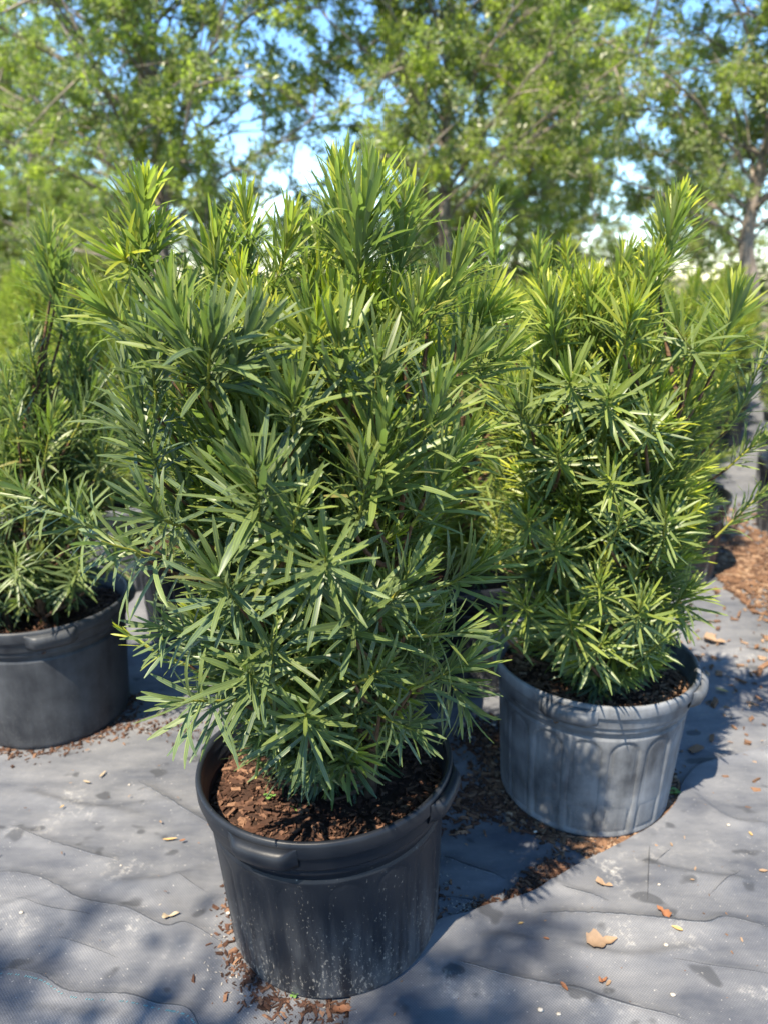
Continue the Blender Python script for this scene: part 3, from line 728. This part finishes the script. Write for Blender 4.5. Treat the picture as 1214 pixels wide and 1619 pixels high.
spots = [(-0.66, 2.52, 'black potted shrub tucked behind the gap between the left and front pots', 'pot'), (0.27, 2.24, 'shrub in a black pot in deep shade between the front pot and ribbed pot', 'pot'),
         (-0.10, 1.87, 'added potted shrub hidden behind the mud-speckled pot to shade the pot beyond', 'pot'),  # unseen shrub, put in to keep sun off the black pot beyond
         (2.15, 3.62, 'bright yellow-green shrub at the far side of the mulch drift', 'pot'),
         (1.58, 2.32, 'shrub leaning its yellow shoots over the edge of the mulch aisle', 'pot'),
         (1.24, 3.08, 'yellow-green shrub in a black pot at the edge of the bark mulch', 'pot')]
g = np.random.default_rng(77)
for j, y in enumerate(np.arange(2.95, 9.2, 0.72)):
    for x in np.arange(-5.6, 6.0, 0.74) + (j % 2) * 0.3:
        xx, yy = x + g.normal(0, 0.05), y + g.normal(0, 0.05)
        px = PW / 2 + FPX * xx / (yy * CP + 0.4)
        if px < -110 or px > 1330: continue
        if xx > 1.05 and yy < 4.15: continue                      # the aisle with the mulch
        if xx < -1.45 and yy < 3.6: continue                      # the gap at the left
        if xx < -2.2 and yy < 3.6: continue
        if min((xx - s_[0]) ** 2 + (yy - s_[1]) ** 2 for s_ in spots) < 0.3: continue
        spots.append((xx, yy, None, 'pot' if g.random() < 0.6 else 'pot_dusty'))
POTMESH = {}
for k, (x, y, label, pm_) in enumerate(spots):
    root = root_empty('potted_shrub', (x, y), label or 'yellow-green narrow-leaved shrub standing in the pot rows before the trees', 'potted shrub', 'potted shrubs in the rows behind')
    if pm_ not in POTMESH:
        w, r_, l_ = WALL.copy(), RIM.copy(), LUG.copy()
        for m_ in (w, r_, l_): m_.materials.append(M[pm_])
        POTMESH[pm_] = (w, r_, l_)
    w, r_, l_ = POTMESH[pm_]
    p = obj('pot', w, None, root); p.rotation_euler = (0, 0, g.random() * 6)
    obj('rim', r_, None, p)
    if y < 4.5:
        for q_ in range(4):
            h_ = obj('handle', l_, None, p); h_.rotation_euler = (0, 0, q_ * math.pi / 2)
    obj('soil', SOILS[1][0], M['soil'], root)
    fm, wm, tm = VARS[int(g.integers(4))]
    ang, sc = g.random() * 6.28, 0.80 + 0.15 * g.random()
    for nm, m_, mt in (('foliage', fm, 'leaf_row'), ('stem', wm, 'bark'), ('twigs', tm, 'twig')):
        o = obj(nm, m_, M[mt], root); o.rotation_euler = (0, 0, ang); o.scale = (sc, sc, sc)
        o.location = (0, 0, SOIL_Z * (1 - sc))
        if nm != 'stem': o['kind'] = 'stuff'

# ------------------------------------------------------------------ trees
def tree_data(seed, H, base, rad, n_limb, n_leaf, twist=0.0):
    g = np.random.default_rng(seed); wood = []; tips = []
    top = np.array((g.normal(0, .2), g.normal(0, .2), H))
    tk = np.array([(0, 0, -0.05), (g.normal(0, .04), g.normal(0, .04), base * 0.6), (g.normal(0, .08), g.normal(0, .08), base * 1.1), (top[0] * .5, top[1] * .5, H * .55), tuple(top)])
    tr = spline(tk, 26); tr_r = np.interp(np.linspace(0, 1, 26), [0, .06, .3, 1], [.19, .145, .12, .012])
    trunk = tube(tr, tr_r, 12)
    for k in range(n_limb):
        q = (k + g.random()) / n_limb; z0 = base * 0.86 + (H * 0.86 - base) * q
        i0 = int(np.argmin(np.abs(tr[:, 2] - z0))); p0 = tr[i0]
        a = k * 2.4 + g.normal(0, .3); ln = rad * (1.12 - 0.72 * q ** 1.6) * g.uniform(.75, 1.1)
        up = 0.42 + 0.95 * q + g.normal(0, .12)
        d = np.array((math.cos(a), math.sin(a), 0))
        p2 = p0 + d * ln + np.array((0, 0, up * ln * 0.8)); p1 = p0 + d * ln * .45 + np.array((0, 0, up * ln * .62))
        P = curve3(p0, p1, p2, 12) + g.normal(0, .02, (12, 3)); P[0] = p0
        wood.append(tube(P, np.linspace(min(.026, tr_r[i0] * .34), .006, 12), 6))
        for m in range(10):
            s_ = 0.06 + 0.94 * (m + g.random()) / 10; b = P[min(11, int(s_ * 11))]
            dd = unit(d * .6 + g.normal(0, .65, 3) + np.array((0, 0, .28)))
            l2 = ln * g.uniform(.22, .42) * (1.15 - .5 * s_) + .12
            e = b + dd * l2; c_ = (b + e) / 2 + np.array((0, 0, .06))
            Q = curve3(b, c_, e, 6); wood.append(tube(Q, np.linspace(.014, .004, 6), 4))
            for r_ in range(5):
                b2 = Q[int(g.integers(1, 6))]; d3 = unit(dd + g.normal(0, .7, 3) + np.array((0, 0, .1)))
                l3 = g.uniform(.16, .40); e2 = b2 + d3 * l3
                wood.append(tube(np.array([b2, (b2 + e2) / 2 + g.normal(0, .015, 3), e2]), [.005, .004, .002], 3))
                tips.append((b2, e2, d3))
    per = max(1, n_leaf // len(tips)); B, Dv, ag = [], [], []
    for b, e, d in tips:
        clump = g.random()
        if clump < 0.10: continue
        m = int(per * (0.5 + 1.1 * clump)); t_ = g.uniform(.1, 1.05, m)[:, None]
        B.append(b + (e - b) * t_ + g.normal(0, .045, (m, 3)))
        Dv.append(unit(d + g.normal(0, .75, (m, 3)))); ag.append(np.clip(g.normal(0.15 + .65 * clump ** 2, .14, m), 0, 1))
    B, Dv, ag = np.concatenate(B), np.concatenate(Dv), np.concatenate(ag); n = len(B)
    N = unit(g.normal(0, .75, (n, 3)) + np.array((-.1, -.1, .8))); N = unit(N - (N * Dv).sum(1, keepdims=True) * Dv); S = np.cross(Dv, N)
    L = g.uniform(.045, .092, n)[:, None]; W = L * g.uniform(.17, .26, n)[:, None]
    V = np.stack([B, B + Dv * L * .5 - S * W + N * W * .25, B + Dv * L * 1.0 - N * L * .08, B + Dv * L * .5 + S * W + N * W * .25], 1)
    F = (np.arange(n)[:, None] * 4 + np.array([[0, 1, 2, 3]]))
    att = np.ones((n, 4, 4)); att[..., 0] = ag[:, None]; att[..., 1] = g.random(n)[:, None] * .98; att[..., 2] = .5
    return (mesh_np('trunk', *trunk), mesh_np('limbs', *join(wood)), mesh_np('crown', V.reshape(-1, 3), F, att.reshape(-1, 4), smooth=False))

TREES = [tree_data(201, 8.2, 1.45, 3.1, 54, 145000), tree_data(202, 8.6, 1.55, 2.9, 52, 136000), tree_data(203, 8.0, 1.75, 2.9, 50, 112000), tree_data(204, 6.6, 3.0, 1.9, 34, 85000)]
def tree(kind, x, y, sc, rot, label, group='shade trees behind the shrubs'):
    root = root_empty('oak_tree', (x, y), label, 'tree', group)
    t_, l_, c_ = TREES[kind]
    root.rotation_euler = (0, 0, rot); root.scale = (sc, sc, sc)
    tr = obj('trunk', t_, M['oak_bark'], root); obj('limbs', l_, M['oak_bark'], tr, kind='stuff')
    obj('crown', c_, M['oak_leaf'], root, kind='stuff')
    return root
tree(0, -3.35, 11.4, 1.06, 0.4, 'broad leafy tree with dark low crown behind the front shrub\'s tall left whip')
tree(1, 0.95, 11.8, 1.04, 2.1, 'airy tree with upright pale limbs behind the front shrub')
tree(2, 5.55, 11.6, 1.05, 1.0, 'tree with a bare straight trunk below its crown, beyond the ribbed pot\'s shrub')
tree(1, 3.4, 19.5, 0.95, 0.3, 'farther tree filling the gap beside the bare-trunked tree')
tree(2, 7.6, 19.0, 0.62, 3.3, 'small round tree far beyond the bare trunk')
tree(1, 5.2, 23.0, 0.62, 5.0, 'small tree seen through the gap beside the bare trunk')
tree(0, -9.5, 21.0, 0.9, 5.2, 'distant tree low beyond the broad tree')
tree(0, 10.2, 12.4, 1.0, 2.6, 'tree beside the bare-trunked tree, beyond the mulch')
gb = np.random.default_rng(55)
for k in range(15):
    bx_ = -12 + k * 1.75 + gb.normal(0, .3); sc_b = (0.36 if bx_ < 3.2 else 0.22) * gb.uniform(.85, 1.1)
    b_ = tree(int(gb.integers(3)), bx_, 15.8 + gb.normal(0, .6), sc_b, gb.random() * 6, 'low leafy bush far behind the pot rows, under the trees', 'low bushes under the trees')
    b_.name = 'low_bush'; b_['category'] = 'bush'; b_.scale = (sc_b * 1.5, sc_b * 1.5, sc_b)
tree(3, -3.50, -3.26, 1.0, 0.9, 'shade tree overhanging the foreground cloth', 'shade trees by the path')
tree(3, -5.04, -1.97, 1.0, 3.1, 'shade tree overhanging the grey pot from the side', 'shade trees by the path')

# ------------------------------------------------------------------ litter
def litter_points(region, n, seed, spread):
    g = np.random.default_rng(seed); c = np.array([gr(x, y)[:2] for x, y in region])
    if len(c) == 1: return c[0] + g.normal(0, spread, (n, 2))
    k = g.random(n) * (len(c) - 1); i = k.astype(int); f = (k - i)[:, None]
    return c[i] * (1 - f) + c[i + 1] * f + g.normal(0, 1, (n, 2)) * spread
def ring_points(c, n, seed, a0=0, a1=6.283, r0=0.207, sp=0.035):
    g = np.random.default_rng(seed); a = g.uniform(a0, a1, n); r = r0 + np.abs(g.normal(0, sp, n))
    return np.column_stack([c[0] + r * np.cos(a), c[1] + r * np.sin(a)])
def litter(name, P, size, seed, mat, lift=0.0, flat=0.35):
    g = np.random.default_rng(seed + 500)
    s_ = size * (0.35 + 1.1 * g.random(len(P)) ** 2)
    z = cloth_h(P[:, 0], P[:, 1]) + lift + s_ * 0.15
    V, F, att = chip_cloud(np.column_stack([P, z]), s_, seed, flat)
    return obj(name, mesh_np(name, V, F, att, smooth=False), M[mat], None, kind='stuff')
def stuff(o, label, cat):
    o['label'] = label; o['category'] = cat; return o
stuff(litter('bark_litter', np.concatenate([ring_points(P_FRONT, 800, 1, sp=.022), ring_points(P_FRONT, 350, 2, -2.6, -0.2, sp=.035)]), 0.0062, 1, 'chips_dark', 0.001), 'dark bark crumbs round the foot of the mud-speckled pot', 'bark litter')
stuff(litter('bark_litter', np.concatenate([ring_points(P_RIGHT, 1000, 3, sp=.030), litter_points([(905, 1340), (960, 1330), (1010, 1305), (1060, 1268)], 420, 4, .018)]), 0.008, 3, 'chips_red', 0.002), 'rusty bark chips round the foot of the ribbed grey pot', 'bark litter')
stuff(litter('bark_litter', np.concatenate([litter_points([(735, 1180), (770, 1150), (790, 1195), (775, 1255), (730, 1290)], 1700, 5, .04), litter_points([(790, 1270), (830, 1300), (880, 1320)], 260, 6, .02)]), 0.0075, 5, 'chips_dark', 0.001), 'dark damp bark litter between the two front pots', 'bark litter')
stuff(litter('bark_litter', np.concatenate([litter_points([(745, 1440), (800, 1428), (850, 1395), (890, 1372)], 420, 7, .012), litter_points([(840, 1400), (880, 1360)], 180, 8, .016)]), 0.0058, 7, 'chips_dark', 0.004), 'line of bark crumbs caught along the lapped cloth edge', 'bark litter')
stuff(litter('bark_litter', np.concatenate([ring_points(P_LEFT, 420, 9, -2.6, 0.4, sp=.025), litter_points([(150, 1160), (250, 1145), (320, 1160)], 260, 10, .03)]), 0.0062, 9, 'chips_dark', 0.001), 'bark crumbs round the foot of the plain grey pot', 'bark litter')
gm = np.random.default_rng(12)
mul = np.column_stack([1.62 + np.abs(gm.normal(0, .55, 5200)) - .18, 3.15 + gm.normal(0, .34, 5200)])
mul = np.concatenate([mul, np.column_stack([gm.uniform(1.0, 2.6, 320), gm.uniform(2.15, 3.0, 320)]), np.column_stack([gm.uniform(.8, 1.9, 260), gm.uniform(1.5, 2.4, 260)])])
stuff(litter('bark_mulch', mul, 0.016, 13, 'chips_red', 0.004), 'drift of orange-brown bark mulch on the cloth aisle', 'mulch')
silt = np.concatenate([ring_points(P_FRONT, 160, 61, -3.6, 0.5, .215, .045), litter_points([(720, 1500), (790, 1530), (700, 1590)], 300, 62, .03), litter_points([(350, 1500), (370, 1560), (420, 1600)], 60, 63, .03), litter_points([(720, 1440), (790, 1432)], 300, 64, .012)])
o_ = stuff(litter('silt_grains', silt, 0.0019, 65, 'pebble', 0.001), 'pale silt grains drifted round the mud-speckled pot', 'silt')
gs = np.random.default_rng(14)
sc_ = np.column_stack([gs.uniform(-1.3, 1.3, 260), gs.uniform(.75, 2.0, 260)])
stuff(litter('bark_crumbs', sc_, 0.0035, 15, 'chips_red', 0.008), 'tiny bark crumbs scattered over the grey cloth', 'crumbs')

def flat_leaf(name, px, py, ln, wd, rot, mat, label, cat, curl=0.5, lobes=0, lift=0.006, group=None):
    c = gr(px, py); g = np.random.default_rng(int(px * 7 + py)); n, m = 13, 7
    u, v = np.meshgrid(np.linspace(0, 1, n), np.linspace(-1, 1, m), indexing='ij')
    prof = np.sin(np.pi * u ** 0.85) ** 0.7
    if lobes: prof = np.clip(1.15 * (1 - u) ** 0.8 * np.clip(u * 9, 0, 1), 0, 1) * (0.55 + 0.55 * np.abs(np.cos(u * math.pi * (lobes + 0.6)))) + 0.02
    x = (u - .5) * ln; y = v * prof * wd * .5
    z = curl * wd * 0.35 * v ** 2 * prof + 0.10 * curl * ln * (2 * u - 1) ** 2 + .0018 * np.sin(u * 9 + g.random() * 6) * (1 + v) * (lobes > 0)
    ca, sa = math.cos(rot), math.sin(rot)
    V = np.stack([x * ca - y * sa, x * sa + y * ca, z], -1).reshape(-1, 3); V2 = V - np.array((0, 0, .0006))
    i = np.arange(n - 1)[:, None] * m; j = np.arange(m - 1)[None]
    F = np.stack([i + j, i + m + j, i + m + j + 1, i + j + 1], -1).reshape(-1, 4)
    zz = float(cloth_h(np.array([c[0]]), np.array([c[1]]))[0]) + lift
    o = obj(name, mesh_np(name, np.concatenate([V, V2]), np.concatenate([F, F[:, ::-1] + n * m])), M[mat], None, (c[0], c[1], zz), label=label, category=cat)
    if group: o['group'] = group
    return o
flat_leaf('dry_leaf', 950, 1497, .062, .046, 0.15, 'dry_leaf', 'large curled tan dry leaf lying alone on the lapped cloth', 'dry leaf', .7, 2, .009)
flat_leaf('dry_leaf', 1046, 1452, .034, .022, 2.0, 'rust_leaf', 'curled reddish-brown dry leaf beside the long cloth fold', 'dry leaf', 1.2, 2, .010)
flat_leaf('dry_leaf', 953, 1408, .036, .018, -.4, 'dry_leaf', 'small crumpled tan leaf between the ribbed pot and long fold', 'dry leaf', 1.1, 2, .010)
flat_leaf('dry_leaf', 952, 1558, .018, .012, .4, 'rust_leaf', 'tiny rust-red leaf scrap beside the near cloth fold', 'dry leaf', .9, 1, .010)
flat_leaf('dry_leaf', 270, 1332, .034, .006, .15, 'straw', 'straw-yellow fallen needle leaf beside a dark damp spot', 'fallen leaf', .6)
flat_leaf('dry_leaf', 163, 1226, .028, .007, 1.3, 'pale_chip', 'pale upright-lying fallen leaf on the cloth below the grey pot', 'fallen leaf', .5)
flat_leaf('dry_leaf', 138, 1239, .022, .006, -.3, 'pale_chip', 'pale curved fallen leaf on the cloth below the grey pot', 'fallen leaf', .9)
flat_leaf('wood_chip', 272, 1453, .036, .012, .35, 'pale_chip', 'pale splintered wood chip beside the cloth fold', 'wood chip', .4, 1, .005)
flat_leaf('dry_leaf', 1128, 1018, .075, .06, -.5, 'dry_leaf', 'tan dry leaf on the aisle behind the ribbed pot', 'dry leaf', .9, 2, .008)
flat_leaf('dry_leaf', 546, 1600, .042, .018, 0, 'rust_leaf', 'flat brown bark flake at the foot of the mud-speckled pot', 'bark flake', .5, 2, .006)
for k, (px, py, l_) in enumerate([(1205, 1382, .02), (1020, 1300, .02), (1068, 1478, .022), (960, 1562, .016), (890, 1572, .02), (822, 1468, .012), (1060, 1340, .012), (862, 1492, .012), (100, 1284, .012), (255, 1305, .01), (290, 1336, .014), (1185, 1322, .014), (1092, 1400, .01), (1100, 1098, .05), (1140, 1095, .04), (1080, 900, .04)]):
    flat_leaf('leaf_scrap', px, py, l_, l_ * .4, k * 1.3, ['dry_leaf', 'rust_leaf', 'straw'][k % 3], 'small dry brown leaf scrap fallen on the cloth', 'leaf scrap', .7, 0, .009, 'leaf scraps on the cloth')

def pebble(px, py, r):
    c = gr(px, py); g = np.random.default_rng(int(px + py))
    V, F = lathe([(0.001, -1), (.6, -.8), (.95, -.2), (.85, .45), (.45, .85), (0.001, .95)], 9)
    V = V * np.array((1.15, .85, .6)) * r * (1 + .12 * g.normal(0, 1, (len(V), 1)))
    zz = float(cloth_h(np.array([c[0]]), np.array([c[1]]))[0]) + r * .45 + (.0075 if px > 700 else 0)
    obj('pebble', mesh_np('pebble', V, F), M['pebble'], None, (c[0], c[1], zz), label='small pale pebble lying on the grey cloth', category='pebble', group='pale pebbles on the cloth')
for px, py, r in [(853, 1604, .005), (1062, 1582, .0045), (1051, 1502, .004), (882, 1611, .004), (780, 1150, .006), (205, 1240, .003), (35, 1446, .004), (362, 1445, .005), (192, 1370, .0025), (1010, 1303, .005), (1040, 1407, .003), (845, 1320, .004), (742, 1170, .005), (1150, 1310, .004)]:
    pebble(px, py, r)

def weed(P, size, label, seed, nl=7):
    g = np.random.default_rng(seed); V, F, n = [], [], 0
    root = obj('weed_seedling', None, None, None, tuple(P), label=label, category='weed')
    parts = []
    for k in range(nl):
        a = k * 2.4; r = size * g.uniform(.35, 1); hgt = size * g.uniform(.5, 1.1)
        tip = np.array((r * math.cos(a), r * math.sin(a), hgt)); parts.append(tube([np.zeros(3), tip * .6 + np.array((0, 0, .1 * size)), tip], [.0007, .0006, .0005], 4))
        t_ = np.linspace(0, 2 * np.pi, 9, endpoint=False); s_ = size * .36
        v = np.column_stack([np.cos(t_) * s_, np.sin(t_) * s_ * .85, .12 * s_ * np.cos(2 * t_)]) + tip
        V.append(np.concatenate([v, [tip - np.array((0, 0, .15 * s_))]])); F.append(np.array([(i_, (i_ + 1) % 9, 9) for i_ in range(9)]) + n); n += 10
    obj('stalks', mesh_np('stalks', *join(parts)), M['weed'], root); obj('leaves', mesh_np('leaves', np.concatenate(V), np.concatenate(F)), M['weed'], root)
c = gr(467, 1578); weed((c[0], c[1], .003), .009, 'tiny clover seedling sprouting at the foot of the mud-speckled pot', 1, 5)
c = gr(886, 1290); weed((c[0], c[1] - .01, .004), .012, 'tiny green weed in the rusty chips before the ribbed pot', 2)
c = gr(1066, 1258); weed((c[0], c[1], .004), .014, 'pale green weed at the right foot of the ribbed pot', 3)
c = gr(470, 1278, SOIL_Z); weed((c[0], c[1], SOIL_Z - .004), .010, 'clover seedling on the bark soil in the mud-speckled pot', 4, 5)
c = gr(425, 1262, SOIL_Z); weed((c[0], c[1], SOIL_Z - .004), .012, 'dark green seedling on the bark soil left of the clover', 5, 5)
c = gr(828, 1040, SOIL_Z); weed((c[0], c[1] + .02, SOIL_Z - .004), .03, 'round-leaved weed growing at the soil edge in the ribbed pot', 6, 11)
print('built', len(bpy.data.objects))
